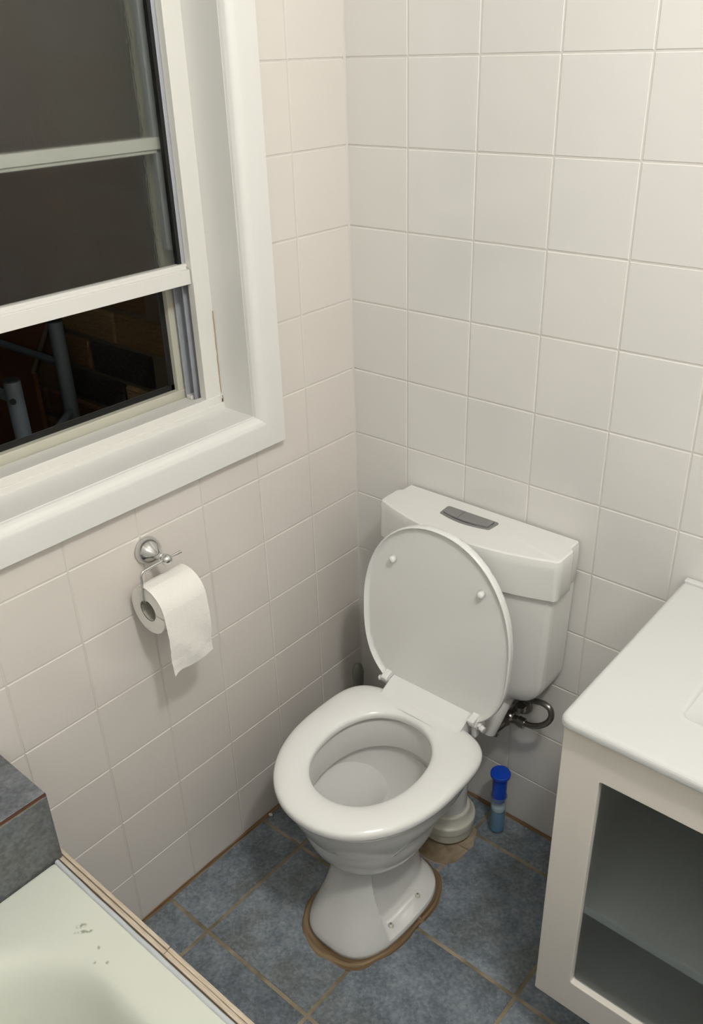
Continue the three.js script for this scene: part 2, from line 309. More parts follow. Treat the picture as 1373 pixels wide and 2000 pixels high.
// ---------------------------------------------------------------- outside the window
const outWall = struct('wall_outside');
{
  const Z = 0.272;
  mesh('mortar_bed', box(-3.4, -0.22, -0.4, 2.4, Z - 0.22, Z - 0.012), brickMortar, outWall);
  const shared = [0, 1, 2].map((k) => { const g = new RoundedBoxGeometry(0.230, 0.074, 0.06, 1, 0.006); const p = g.attributes.position; for (let i = 0; i < p.count; i++) { const f = (a) => (n1(p.getX(i) * 40 + k * 9 + 50, p.getY(i) * 40 + 50, 200) - 0.5) * a; p.setXYZ(i, p.getX(i) + f(0.006), p.getY(i) + f(0.006), p.getZ(i) + f(0.008)); } g.computeVertexNormals(); return g; });
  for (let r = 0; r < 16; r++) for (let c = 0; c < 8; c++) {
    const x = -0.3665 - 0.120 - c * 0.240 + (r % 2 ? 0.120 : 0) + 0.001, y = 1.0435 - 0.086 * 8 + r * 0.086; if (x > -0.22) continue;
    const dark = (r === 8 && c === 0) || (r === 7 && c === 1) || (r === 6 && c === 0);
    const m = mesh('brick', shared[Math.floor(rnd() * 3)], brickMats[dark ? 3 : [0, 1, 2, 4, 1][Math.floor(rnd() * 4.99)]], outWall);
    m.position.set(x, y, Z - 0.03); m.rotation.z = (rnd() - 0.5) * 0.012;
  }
}
const ground = struct('ground_outside'); mesh('soil', box(-4, -0.22, -0.5, -0.4, -0.3, 4), dirt, ground);
{
  const rack = thing('tubular_rack', 'grey round metal tube frame with capped posts standing outside the window in the dark', 'rack', [-0.37, -0.4, 0.6]);
  const post = (x, z, top) => { const g = join(new THREE.CylinderGeometry(0.017, 0.017, top + 0.4, 24, 1, true).translate(x, (top + 0.4) / 2, z), new THREE.CylinderGeometry(0.014, 0.014, 0.002, 20).translate(x, top + 0.4 - 0.03, z)); return g; };
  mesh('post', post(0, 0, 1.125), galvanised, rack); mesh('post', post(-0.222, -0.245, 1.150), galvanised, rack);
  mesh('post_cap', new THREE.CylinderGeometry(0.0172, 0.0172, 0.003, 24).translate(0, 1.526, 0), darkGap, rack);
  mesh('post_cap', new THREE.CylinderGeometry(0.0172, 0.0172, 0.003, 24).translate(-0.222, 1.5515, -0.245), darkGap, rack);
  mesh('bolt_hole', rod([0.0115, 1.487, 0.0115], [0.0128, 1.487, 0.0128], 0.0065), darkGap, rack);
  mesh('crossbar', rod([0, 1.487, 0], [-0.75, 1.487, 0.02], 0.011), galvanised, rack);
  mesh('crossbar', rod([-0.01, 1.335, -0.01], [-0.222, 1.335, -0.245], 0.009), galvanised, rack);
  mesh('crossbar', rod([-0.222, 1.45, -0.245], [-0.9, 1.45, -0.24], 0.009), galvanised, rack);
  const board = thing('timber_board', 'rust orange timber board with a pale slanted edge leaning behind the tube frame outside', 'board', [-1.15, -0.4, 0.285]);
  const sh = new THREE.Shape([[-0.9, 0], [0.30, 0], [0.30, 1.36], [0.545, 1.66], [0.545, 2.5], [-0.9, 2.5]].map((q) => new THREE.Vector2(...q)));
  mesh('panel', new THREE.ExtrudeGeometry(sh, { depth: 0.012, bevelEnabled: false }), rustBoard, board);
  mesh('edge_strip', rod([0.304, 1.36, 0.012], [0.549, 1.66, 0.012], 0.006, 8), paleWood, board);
}

// ---------------------------------------------------------------- toilet: pan, seat, lid (axis x = TX, facing +z)
const TX = 0.361;
const sup = (t, a, bf, bb, nf, nb) => {                        // egg outline: front half bf/nf, back half bb/nb; returns [x, z]
  const c = Math.cos(t), s = Math.sin(t), n = s >= 0 ? nf : nb, b = s >= 0 ? bf : bb;
  const k = Math.pow(Math.pow(Math.abs(c), n) + Math.pow(Math.abs(s), n), -1 / n); return [a * c * k, b * s * k];
};
const NU = 144, ang = (i, n = NU) => i / n * Math.PI * 2;
{
  const toilet = thing('toilet', 'white ceramic toilet pan with open seat standing on the grey tiled floor in the corner', 'toilet', [TX, 0, 0.37]);
  // pan outer: [y, half width, front z, back z, exponent]
  const S = [[0, 0.106, 0.552, 0.252, 2.9], [0.006, 0.109, 0.555, 0.249, 2.9], [0.018, 0.108, 0.553, 0.251, 2.8], [0.04, 0.101, 0.541, 0.258, 2.7], [0.08, 0.091, 0.518, 0.264, 2.5], [0.12, 0.085, 0.500, 0.264, 2.4], [0.16, 0.083, 0.490, 0.262, 2.3], [0.195, 0.086, 0.492, 0.258, 2.2], [0.215, 0.095, 0.503, 0.25, 2.1], [0.232, 0.108, 0.517, 0.235, 2.1], [0.26, 0.124, 0.532, 0.23, 2.1], [0.30, 0.143, 0.552, 0.22, 2.1], [0.34, 0.158, 0.572, 0.212, 2.15], [0.375, 0.167, 0.586, 0.206, 2.2], [0.395, 0.171, 0.591, 0.204, 2.2], [0.3975, 0.169, 0.589, 0.206, 2.2]];
  const at = (y) => { let k = 0; while (k < S.length - 2 && S[k + 1][0] < y) k++; const a = S[k], b = S[k + 1], t = clamp((y - a[0]) / (b[0] - a[0]), 0, 1); return a.map((v, i) => lerp(v, b[i], t)); };
  const sm = (y) => { if (y < 0.02 || y > 0.385) return at(y); const w = 0.014, A = [-1, -0.5, 0, 0.5, 1].map((d) => at(clamp(y + d * w, 0, 0.3975))); return A[0].map((_, i) => A.reduce((s, r) => s + r[i], 0) / 5); };
  const ys = [0, 0.003, 0.008, 0.014]; for (let y = 0.018; y < 0.39; y += 0.006) ys.push(y); ys.push(0.3915, 0.395, 0.3975);
  const rows = ys.map((y) => {
    const [, a, zf, zb, n] = sm(y), zc = 0.37 + (y < 0.2 ? 0.0 : 0.0);
    return Array.from({ length: NU }, (_, i) => {
      let [x, z] = sup(-ang(i), a, zf - zc, zc - zb, n, lerp(2.6, 3.2, smooth(0.2, 0.4, y)));
      const waz = z + zc;                                       // behind the front shell the sides are drawn in above the foot flange
      const k = (1 - smooth(0.450, 0.470, waz)) * smooth(0.016, 0.034, y) * (1 - smooth(0.13, 0.36, y));
      x *= 1 - 0.42 * k;
      return [x, y, z];
    });
  });
  // rim top and inside
  const inn = (y, a, bf, bb, dz = 0) => Array.from({ length: NU }, (_, i) => { const [x, z] = sup(-ang(i), a, bf, bb, 2.1, 2.1); return [x, y, z + 0.022 + dz]; });
  rows.push(inn(0.399, 0.158, 0.186, 0.178), inn(0.399, 0.122, 0.156, 0.146), inn(0.3965, 0.1175, 0.151, 0.141), inn(0.385, 0.1165, 0.150, 0.140), inn(0.330, 0.1165, 0.150, 0.140), inn(0.3235, 0.1185, 0.152, 0.142), inn(0.321, 0.124, 0.157, 0.147), inn(0.324, 0.131, 0.164, 0.154), ...Array.from({ length: 22 }, (_, k) => { const h = k / 22, q = Math.sqrt(1 - h * h); return inn(0.3215 - 0.172 * h, 0.1335 * q, 0.166 * q, 0.155 * q, -0.012 * h); }), fan(Array(NU).fill(0), [0, 0.1495, 0.01]));
  mesh('pan', loft(rows, true, false, 0.75), ceramic, toilet);
  // outlet behind the pan and its floor connector
  const outlet = mesh('outlet_pipe', tube([[0.008, 0.25, -0.137], [0.008, 0.262, -0.19], [0.008, 0.245, -0.23], [0.008, 0.2, -0.243], [0.008, 0.12, -0.243], [0.008, 0.05, -0.243]], 0.047, 60, 32), ceramic, toilet);
  const col = mesh('floor_connector', lathe([[0.046, 0.082], [0.052, 0.082], [0.055, 0.078], [0.056, 0.062], [0.0655, 0.058], [0.068, 0.054], [0.068, 0.038], [0.0655, 0.034], [0.064, 0.034], [0.064, 0.012], [0.058, 0.004], [0.05, 0.0]]), creamPlastic, toilet); col.position.set(0.008, 0.002, -0.243);
  for (const [x, z] of [[0.082, -0.025], [0.082, 0.0705], [-0.082, -0.025], [-0.082, 0.0705]]) {
    const b = mesh('fixing_cap', lathe([[0, 0.006], [0.003, 0.0058], [0.0052, 0.004], [0.0065, 0.001], [0.0065, -0.006]], 20), creamPlastic, toilet); b.position.set(x, 0.0245, z);
    mesh('screw_head', new THREE.CylinderGeometry(0.0022, 0.0022, 0.0012, 12), greyPlastic, b).position.y = 0.006;
  }
  // seat ring
  const O = Array.from({ length: NU }, (_, i) => sup(-ang(i), 0.1845, 0.236, 0.160, 2.1, 4.2));
  const I = Array.from({ length: NU }, (_, i) => { const [x, z] = sup(-ang(i), 0.1085, 0.140, 0.130, 2.15, 2.15); return [x, z + 0.022]; });
  const prof = []; const NP = 28;                              // cross-section: t 0 inner .. 1 outer, flat-bottomed, soft crown
  for (let k = 0; k < NP; k++) {
    const a = k / NP * Math.PI * 2, c = Math.cos(a), s = Math.sin(a), n = 3.4, q = Math.pow(Math.pow(Math.abs(c), n) + Math.pow(Math.abs(s), n), -1 / n);
    const t = 0.5 + 0.5 * c * q; let h = 0.4165 + 0.0135 * s * q; if (s > 0) h += 0.0035 * (1 - Math.pow(2 * t - 1, 2)); prof.push([t, h]);
  }
  const ring = prof.map(([t, h]) => O.map((o, i) => [lerp(I[i][0], o[0], t), h, lerp(I[i][1], o[1], t)]));
  // raised hinge tab at the back of the seat
  const tab = (() => { const R = []; const N = 12;
    for (let j = 0; j <= N; j++) { const t = j / N, z = lerp(-0.115, -0.186, t), y = 0.4322 + 0.0215 * smooth(0.08, 0.92, t) - (t > 0.93 ? (t - 0.93) * 0.09 : 0), w = 0.1035;
      R.push([[-w, 0.407, z], [-w, y - 0.003, z], [-w + 0.003, y, z], [0, y + 0.0005, z], [w - 0.003, y, z], [w, y - 0.003, z], [w, 0.407, z]]); }
    R.push(R[N].map(([x]) => [x, 0.409, -0.188])); return loft(R, false, false, 0.6); })();
  const seat = mesh('seat', join(loft(ring, true, true, 0), tab), plastic, toilet);
  // hinges
  for (const s of [-1, 1]) {
    const h = group('hinge', toilet); h.position.set(s * 0.1145, 0.436, -0.178);
    mesh('knuckle', join(rod([-0.009, 0.002, 0], [0.009, 0.002, 0], 0.0135, 28), box(-0.006, 0.006, -0.036, 0.0, -0.007, 0.007, 0.003)), hingePlastic, h);
    mesh('arm', box(-0.008, 0.008, 0.011, 0.0235, -0.019, 0.017, 0.003).rotateX(0.28), hingePlastic, h);
    mesh('end_stub', join(rod([s * 0.008, -0.001, -0.002], [s * 0.0165, -0.001, -0.002], 0.0095, 22), rod([s * 0.014, -0.004, 0.002], [s * 0.024, -0.006, 0.004], 0.0065, 16)), hingePlastic, h);
  }
  // lid, standing open
  const lid = group('lid', toilet); lid.position.set(0, 0.424, -0.182); lid.rotation.x = -0.035;
  const out = Array.from({ length: NU }, (_, i) => { const [x, y] = sup(ang(i), 0.1845, 0.231, 0.205, 2.1, 2.75); return [x, y + 0.196]; }).map(([x, y]) => [x, Math.max(y, 0.0)]);
  const off = (d) => out.map(([x, y], i) => { const p = out[(i + NU - 1) % NU], q = out[(i + 1) % NU], tx = q[0] - p[0], ty = q[1] - p[1], l = Math.hypot(tx, ty) || 1; return [x - d * ty / l, y + d * tx / l]; });
  const L = [[0.016, 0.0125], [0.0095, 0.0115], [0.0065, 0.0135], [0.005, 0.018], [0.003, 0.0205], [0.001, 0.0195], [0, 0.016], [0, 0.010], [0.002, 0.004], [0.006, 0.001], [0.012, 0]];
  const lr = L.map(([d, z]) => off(d).map(([x, y]) => [x, y, z - 0.008]));
  const cen = (z) => fan(out, [0, 0.2, z]);
  const shell = [cen(0.0045), out.map(([x, y]) => [x * 0.5, lerp(y, 0.2, 0.5), 0.0045]), off(0.0185).map(([x, y]) => [x, y, 0.0045]), ...lr.slice(0, 1).map((r) => r.map(([x, y]) => [x, y, 0.0045])), ...lr.slice(1), out.map(([x, y]) => [x * 0.5, lerp(y, 0.2, 0.5), -0.0085]), cen(-0.009)];
  mesh('cover', loft(shell, true, false, 0.9), plastic, lid);
  for (const x of [-0.1055, 0.1095]) { const b = mesh('buffer', lathe([[0, 0.0135], [0.004, 0.013], [0.0068, 0.0105], [0.0072, 0.008], [0.0072, 0.0], [0, 0.0]], 24), hingePlastic, lid); b.rotation.x = Math.PI / 2; b.position.set(x, 0.326, 0.0055); }
}

// ---------------------------------------------------------------- cistern
{
  const CX = 0.369, cis = thing('cistern', 'white wall-hung toilet cistern with a lid and dual grey flush buttons', 'cistern', [CX, 0.44, 0.0]);
  const outline = (w, zc, bow, rc, notch) => {                  // closed plan outline, front bowed; [x, z]
    const p = [];
    p.push([-w + notch, 0.006], [-w + notch, 0.036]); if (notch) p.push([-w + notch * 0.3, 0.041]); p.push([-w, 0.046]);
    for (let k = 0; k <= 6; k++) p.push([-w, lerp(0.05, zc - rc, k / 6)]);
    for (let k = 1; k < 6; k++) { const a = k / 6 * Math.PI / 2; p.push([-w + rc * (1 - Math.cos(a)), zc - rc + rc * Math.sin(a)]); }
    const N = 24; for (let k = 0; k <= N; k++) { const x = lerp(-w + rc, w - rc, k / N); p.push([x, zc + bow * (1 - (x / (w - rc)) ** 2)]); }
    const L = p.length - N - 1; for (let k = L - 1; k >= 0; k--) p.push([-p[k][0], p[k][1]]);
    return p;
  };
  const bot = 0.0, R = 0.075, rows = [];
  const w0 = 0.199;
  const lev = []; for (let k = 0; k <= 12; k++) { const a = k / 12 * Math.PI / 2; lev.push([R * (1 - Math.cos(a)), w0 - R + R * Math.sin(a), k]); }
  for (const [dy, w, k] of lev) { const d = 0.014 * (1 - k / 12) ** 2; rows.push(outline(w - 0.006 * (k < 1 ? 0 : 0), 0.096 - d, 0.038, 0.014, 0).map(([x, z]) => [x, bot + dy, z])); }
  for (const y of [0.15, 0.22, 0.31]) rows.push(outline(w0 + 0.006 * (y - R) / 0.23, 0.098, 0.038, 0.014, 0).map(([x, z]) => [x, y, z]));
  const cap = (row) => fan(row, [0, row[0][1], 0.05]);
  mesh('tank', loft([cap(rows[0]), ...rows, cap(rows[rows.length - 1])], true, false, 0.6), ceramic, cis);
  const lrows = [[0.2925, 0.213, 0.101], [0.2915, 0.215, 0.1035], [0.294, 0.2162, 0.1055], [0.36, 0.2165, 0.1055], [0.374, 0.2160, 0.105], [0.3795, 0.2145, 0.1035], [0.382, 0.2115, 0.1005], [0.382, 0.2085, 0.0975]].map(([y, w, z]) => outline(w, z, 0.040, 0.012, 0.009).map(([x, q]) => [x, y, q]));
  const lid = mesh('cistern_lid', loft([cap(lrows[0]), ...lrows, cap(lrows[lrows.length - 1])], true, false, 0.55), ceramic, cis);
  // flush plate and its two buttons
  const plate = (x0, x1, zb, zf, bow, r) => { const s = new THREE.Shape(); s.moveTo(x0 + r, -zb); s.lineTo(x1 - r, -zb); s.quadraticCurveTo(x1, -zb, x1, -zb - r); s.lineTo(x1 - 0.002, -zf + r); s.quadraticCurveTo(x1 - 0.002, -zf, x1 - 0.002 - r, -zf);
    const N = 14; for (let k = 1; k < N; k++) { const t = k / N; s.lineTo(lerp(x1 - 0.002 - r, x0 + 0.002 + r, t), -zf - bow * 4 * t * (1 - t)); } s.lineTo(x0 + 0.002 + r, -zf); s.quadraticCurveTo(x0 + 0.002, -zf, x0 + 0.002, -zf + r); s.lineTo(x0, -zb - r); s.quadraticCurveTo(x0, -zb, x0 + r, -zb); return s; };
  const ext = (s, d, b) => { const g = new THREE.ExtrudeGeometry(s, { depth: d, bevelEnabled: b > 0, bevelSize: b, bevelThickness: b, bevelSegments: 2, curveSegments: 6 }); g.rotateX(-Math.PI / 2); return g; };
  const fp = group('flush_plate', cis); fp.position.set(0.3525 - CX, 0.382, 0);
  mesh('bezel', ext(plate(-0.062, 0.062, 0.040, 0.076, 0.009, 0.006), 0.001, 0.0008), greyPlastic, fp);
  mesh('button_gap', ext(plate(-0.055, 0.055, 0.0445, 0.0715, 0.008, 0.004), 0.0012, 0).translate(0, 0.0012, 0), darkGap, fp);
  const half = (x0, x1, bowL, bowR) => { const s = new THREE.Shape(); const f = (x) => -0.0705 - 0.0078 * (1 - (x / 0.054) ** 2); s.moveTo(x0, -0.0455); s.lineTo(x1, -0.0455); for (let k = 0; k <= 10; k++) { const x = lerp(x1, x0, k / 10); s.lineTo(x, f(x)); } return s; };
  mesh('button', ext(half(-0.0535, -0.0165), 0.002, 0.0006).translate(0, 0.0022, 0), greyPlastic, fp);
  mesh('button', ext(half(-0.0145, 0.0535), 0.002, 0.0006).translate(0, 0.0022, 0), greyPlastic, fp);
  // shroud of the flush pipe under the tank
  const sh = mesh('pipe_shroud', tube([[0.105, 0.0, 0.045], [0.101, -0.02, 0.075], [0.095, -0.055, 0.098], [0.086, -0.092, 0.112]], 0.0225, 24, 24), ceramic, cis);
}

// ---------------------------------------------------------------- water supply
{
  const t = thing('stop_valve', 'dark metal stop valve with a looped braided hose under the cistern', 'valve', [0.49, 0.36, 0.0]);
  mesh('flange', new THREE.CylinderGeometry(0.024, 0.026, 0.006, 28).rotateX(Math.PI / 2).translate(-0.01, 0.0, 0.004), darkChrome, t);
  mesh('valve_body', join(rod([-0.01, 0, 0.004], [-0.01, 0, 0.075], 0.012, 20), rod([-0.012, 0.0, 0.056], [0.026, 0.004, 0.060], 0.010, 18), new THREE.SphereGeometry(0.0155, 20, 14).translate(-0.01, 0, 0.056)), darkChrome, t);
  mesh('handle', join(rod([-0.014, -0.008, 0.07], [-0.030, -0.03, 0.088], 0.009, 18), box(-0.046, -0.018, -0.041, -0.026, 0.078, 0.096, 0.005)), darkChrome, t);
  mesh('hose_nut', join(new THREE.CylinderGeometry(0.0125, 0.0125, 0.016, 6).rotateZ(Math.PI / 2).translate(0.022, 0.004, 0.060), new THREE.CylinderGeometry(0.0115, 0.0115, 0.014, 6).translate(0.016, 0.040, 0.058)), darkChrome, t);
  mesh('hose', tube([[0.026, 0.005, 0.060], [0.045, 0.008, 0.060], [0.065, 0.018, 0.059], [0.082, 0.036, 0.058], [0.089, 0.056, 0.057], [0.083, 0.074, 0.056], [0.066, 0.078, 0.055], [0.046, 0.073, 0.054], [0.028, 0.068, 0.052], [0.010, 0.070, 0.05], [0.002, 0.073, 0.048]], 0.0066, 90, 14), darkChrome, t);
}

// ---------------------------------------------------------------- blue gel dispenser on the floor
{
  const t = thing('gel_dispenser', 'clear plunger tube with a blue cap and blue gel standing on the floor', 'gel dispenser', [0.4685, 0.0012, 0.058]);
  mesh('tube', lathe([[0.0235, 0.0], [0.0235, 0.003], [0.0195, 0.0065], [0.0185, 0.02], [0.0182, 0.108], [0.0195, 0.110], [0.0195, 0.114], [0.0175, 0.114], [0.0172, 0.02], [0.0, 0.016]], 40), clearPlastic, t);
  mesh('gel', lathe([[0, 0.004], [0.0165, 0.004], [0.0168, 0.01], [0.0168, 0.062], [0, 0.064]], 36), blueGel, t);
  mesh('piston', lathe([[0, 0.070], [0.016, 0.070], [0.0165, 0.073], [0.0165, 0.080], [0.013, 0.083], [0, 0.083]], 32), hingePlastic, t);
  mesh('plunger', lathe([[0, 0.100], [0.0165, 0.100], [0.0168, 0.102], [0.0168, 0.172], [0.0175, 0.174], [0.0228, 0.176], [0.0236, 0.178], [0.0236, 0.1835], [0.0226, 0.1855], [0, 0.1862]], 44), blueCap, t);
}

// ---------------------------------------------------------------- toilet brush in the corner
{
  const t = thing('toilet_brush', 'grey toilet brush in a slim holder in the dark corner behind the toilet', 'toilet brush', [0.052, 0.001, 0.075]);
  const dk = std({ color: new THREE.Color().setRGB(0.16, 0.165, 0.14), roughness: 0.25 });
  mesh('holder', lathe([[0, 0], [0.036, 0], [0.038, 0.004], [0.034, 0.10], [0.030, 0.11], [0.026, 0.11], [0.026, 0.02], [0, 0.02]], 36), hingePlastic, t);
  mesh('handle', lathe([[0, 0.06], [0.010, 0.06], [0.009, 0.16], [0.013, 0.24], [0.015, 0.285], [0.011, 0.304], [0, 0.311]], 32), dk, t);
  mesh('knob', new THREE.SphereGeometry(0.005, 16, 12).translate(0.008, 0.292, 0.0), hingePlastic, t);
}

// ---------------------------------------------------------------- toilet roll holder and roll
{
  const h = thing('toilet_roll_holder', 'chrome toilet roll holder with a flared rose and bent wire arm on the wall', 'roll holder', [0.0, 0.875, 0.601]);
  mesh('rose', lathe([[0, -0.001], [0.0255, -0.001], [0.0265, 0.001], [0.0265, 0.004], [0.0255, 0.009], [0.0228, 0.0155], [0.0185, 0.0215], [0.0135, 0.0275], [0.0095, 0.034], [0.0075, 0.040], [0.0068, 0.044], [0.0085, 0.0455], [0.0085, 0.048], [0.006, 0.049], [0, 0.049]], 48).rotateZ(-Math.PI / 2).translate(0.0018, 0, 0), chrome, h);
  mesh('ball', new THREE.SphereGeometry(0.0105, 28, 20).translate(0.06, 0.0, 0), chrome, h);
  mesh('arm', tube([[0.06, 0.001, -0.034], [0.06, 0.001, 0.02], [0.06, 0.0, 0.045], [0.06, -0.001, 0.0535], [0.06, -0.006, 0.0575], [0.06, -0.018, 0.0585], [0.06, -0.05, 0.0605], [0.06, -0.059, 0.0595], [0.06, -0.0635, 0.0545], [0.06, -0.0645, 0.045], [0.06, -0.0645, 0.0], [0.06, -0.0645, -0.03]], 0.0027, 120, 12), chrome, h);
  const r = thing('toilet_roll', 'white toilet roll with a loose hanging sheet on the chrome holder', 'toilet roll', [0.0605, 0.7930, 0.6085]);
  const RO = 0.0485, RI = 0.0215, HW = 0.0485;
  const NR = 64, prof = [[RI, -HW], [RO - 0.002, -HW], [RO, -HW + 0.002], [RO, HW - 0.002], [RO - 0.002, HW], [RI, HW]];
  mesh('paper', loft(prof.map(([q, z]) => Array.from({ length: NR }, (_, i) => [q * Math.cos(ang(i, NR)), q * Math.sin(ang(i, NR)), z])), true, false, 0.4), paper, r);
  mesh('core', loft([[RI + 0.0002, -HW + 0.001], [RI + 0.0002, HW - 0.001], [RI - 0.0012, HW - 0.001], [RI - 0.0012, -HW + 0.001]].map(([q, z]) => Array.from({ length: NR }, (_, i) => [q * Math.cos(ang(i, NR)), q * Math.sin(ang(i, NR)), z])), true, true, 0.4), cardboard, r);
  // hanging sheet: wraps over the top and drops on the room side, torn lower edge
  const NS = 46, NZ = 20, pa = [], pb = [];
  for (let j = 0; j <= NS; j++) {
    const t = j / NS, ra = [], rb = [];
    for (let i = 0; i <= NZ; i++) {
      const w = i / NZ, z = lerp(-HW + 0.0002, HW + 0.001, w); let x, y, nx, ny;
      const arc = 1.9, len = 0.118 + 0.005 * w - 0.004 * Math.sin(w * 9) * w + 0.002 * n1(w * 9, 3, 64), s = t * (arc * RO + len);
      if (s < arc * RO) { const a = arc - s / RO; nx = Math.cos(a); ny = Math.sin(a); x = (RO + 0.0012) * nx; y = (RO + 0.0012) * ny; }
      else { const d = s - arc * RO; nx = 1; ny = 0; y = -d; x = RO + 0.0012 + 0.0035 * Math.sin(d * 30) + 0.05 * d * d * (1 + 3 * w) * 2 + 0.0035 * smooth(0.02, 0.1, d) * Math.sin(w * 7 + d * 50) + 0.002 * (n2(w * 8, d * 120, 64) - 0.5) * smooth(0, 0.05, d); }
      ra.push([x, y, z]); rb.push([x - 0.0008 * nx, y - 0.0008 * ny, z]);
    }
    pa.push(ra); pb.push(rb);
  }
  const rim = pa.map((row, j) => [...row, ...pb[j].slice().reverse()]);
  mesh('loose_sheet', loft(rim, true, false, 0.9), paper, r);
}

// ---------------------------------------------------------------- vanity
{
  const X0 = 0.788, X1 = 1.60, ZFR = 0.455, Y0 = 0.168, TOP = 0.8165;
  const v = thing('vanity', 'cream white bathroom vanity with a white basin top and a frosted glass door', 'vanity', [X0, 0, 0]);
  const W = X1 - X0, T = 0.016;
  mesh('carcass', join(box(0, T, Y0, 0.795, 0.004, ZFR - 0.02), box(W - T, W, Y0, 0.795, 0.004, ZFR - 0.02), box(T, W - T, Y0, Y0 + T, 0.004, ZFR - 0.021), box(T, W - T, Y0 + T, 0.795, 0.004, 0.012), box(W / 2 - 0.008, W / 2 + 0.008, Y0 + T, 0.795, 0.012, ZFR - 0.03)), cabinetWhite, v);
  const shelf = mesh('shelf', box(T, W / 2 - 0.008, 0.408, 0.424, 0.012, ZFR - 0.021, 0.001), cabinetWhite, v);
  mesh('edge_band', box(T, W / 2 - 0.008, 0.4075, 0.4245, ZFR - 0.0205, ZFR - 0.018, 0.0005), paintWhite, shelf);
  for (const [x, z] of [[0.14, 0.06], [W - 0.14, 0.06], [0.14, 0.26], [W - 0.14, 0.26]]) mesh('leg', lathe([[0, 0], [0.02, 0], [0.02, 0.006], [0.014, 0.012], [0.014, Y0 - 0.008], [0.022, Y0 - 0.004], [0.022, Y0], [0, Y0]], 24).translate(x, 0.001, z), greyPlastic, v);
  const door = (x0, x1) => {
    const d = group('door', v), rr = (a, b, c, e, r, P2) => { const s = new P2(); s.moveTo(a + r, c); s.lineTo(b - r, c); s.absarc(b - r, c + r, r, -Math.PI / 2, 0); s.lineTo(b, e - r); s.absarc(b - r, e - r, r, 0, Math.PI / 2); s.lineTo(a + r, e); s.absarc(a + r, e - r, r, Math.PI / 2, Math.PI); s.lineTo(a, c + r); s.absarc(a + r, c + r, r, Math.PI, 1.5 * Math.PI); return s; };
    const s = rr(x0 + 0.0015, x1 - 0.0015, Y0 + 0.0015, 0.7935, 0.002, THREE.Shape); s.holes.push(rr(x0 + 0.0625, x1 - 0.0625, 0.2395, 0.7165, 0.006, THREE.Path));
    mesh('door_frame', new THREE.ExtrudeGeometry(s, { depth: 0.0145, bevelEnabled: true, bevelSize: 0.0016, bevelThickness: 0.0018, bevelSegments: 3, curveSegments: 8 }).translate(0, 0, ZFR - 0.0165), cabinetWhite, d);
    mesh('pane', box(x0 + 0.059, x1 - 0.059, 0.236, 0.720, ZFR - 0.0155, ZFR - 0.0115), frosted, d);
  };
  door(0, W / 2); door(W / 2, W);
  // one-piece top with a sunk basin
  const sh = new THREE.Shape(); const r = 0.012, tx0 = -0.004, tx1 = W + 0.004, tz0 = 0.003, tz1 = 0.4715;
  const e = 0.009; sh.moveTo(tx0 + e, -tz0 - e); sh.lineTo(tx1 - e, -tz0 - e); sh.lineTo(tx1 - e, -tz1 + e + r); sh.quadraticCurveTo(tx1 - e, -tz1 + e, tx1 - e - r, -tz1 + e); sh.lineTo(tx0 + e + r, -tz1 + e); sh.quadraticCurveTo(tx0 + e, -tz1 + e, tx0 + e, -tz1 + e + r); sh.closePath();
  const bz = [0.127, 0.68, 0.09, 0.365], br = 0.022;            // basin opening x0 x1 z0 z1
  const ring = (inset, y, rad = br) => { const p = [], [a, b, c, d] = [bz[0] + inset, bz[1] - inset, bz[2] + inset, bz[3] - inset], q = Math.max(rad, 0.004); for (const [cx, cz, a0] of [[b - q, d - q, 0], [a + q, d - q, Math.PI / 2], [a + q, c + q, Math.PI], [b - q, c + q, 1.5 * Math.PI]]) for (let k = 0; k <= 8; k++) { const t = a0 + k / 8 * Math.PI / 2; p.push([cx + q * Math.cos(t), y, cz + q * Math.sin(t)]); } return p; };
  const hole = ring(0, 0).map(([x, , z]) => new THREE.Vector2(x, -z)); sh.holes.push(new THREE.Path(hole.slice().reverse()));
  const slab = new THREE.ExtrudeGeometry(sh, { depth: 0.0035, bevelEnabled: true, bevelSize: e, bevelThickness: e, bevelSegments: 5 }); slab.rotateX(-Math.PI / 2); slab.translate(0, TOP - 0.0035 - e, 0);
  const lip = box(tx0 + 0.003, tx1 - 0.003, TOP - 0.004, TOP + 0.006, 0.003, 0.017, 0.003);
  mesh('basin_top', join(slab, lip), topWhite, v);
  mesh('basin', loft([ring(e * 0.5, TOP - 0.0035), ring(e + 0.002, TOP - 0.008, 0.026), ring(e + 0.016, TOP - 0.016, 0.04), ring(e + 0.04, TOP - 0.04, 0.06), ring(e + 0.065, TOP - 0.10, 0.07), ring(e + 0.09, TOP - 0.118, 0.04), fan(ring(0, 0), [(bz[0] + bz[1]) / 2, TOP - 0.122, (bz[2] + bz[3]) / 2])], true, false, 0.9), topWhite, v);
}

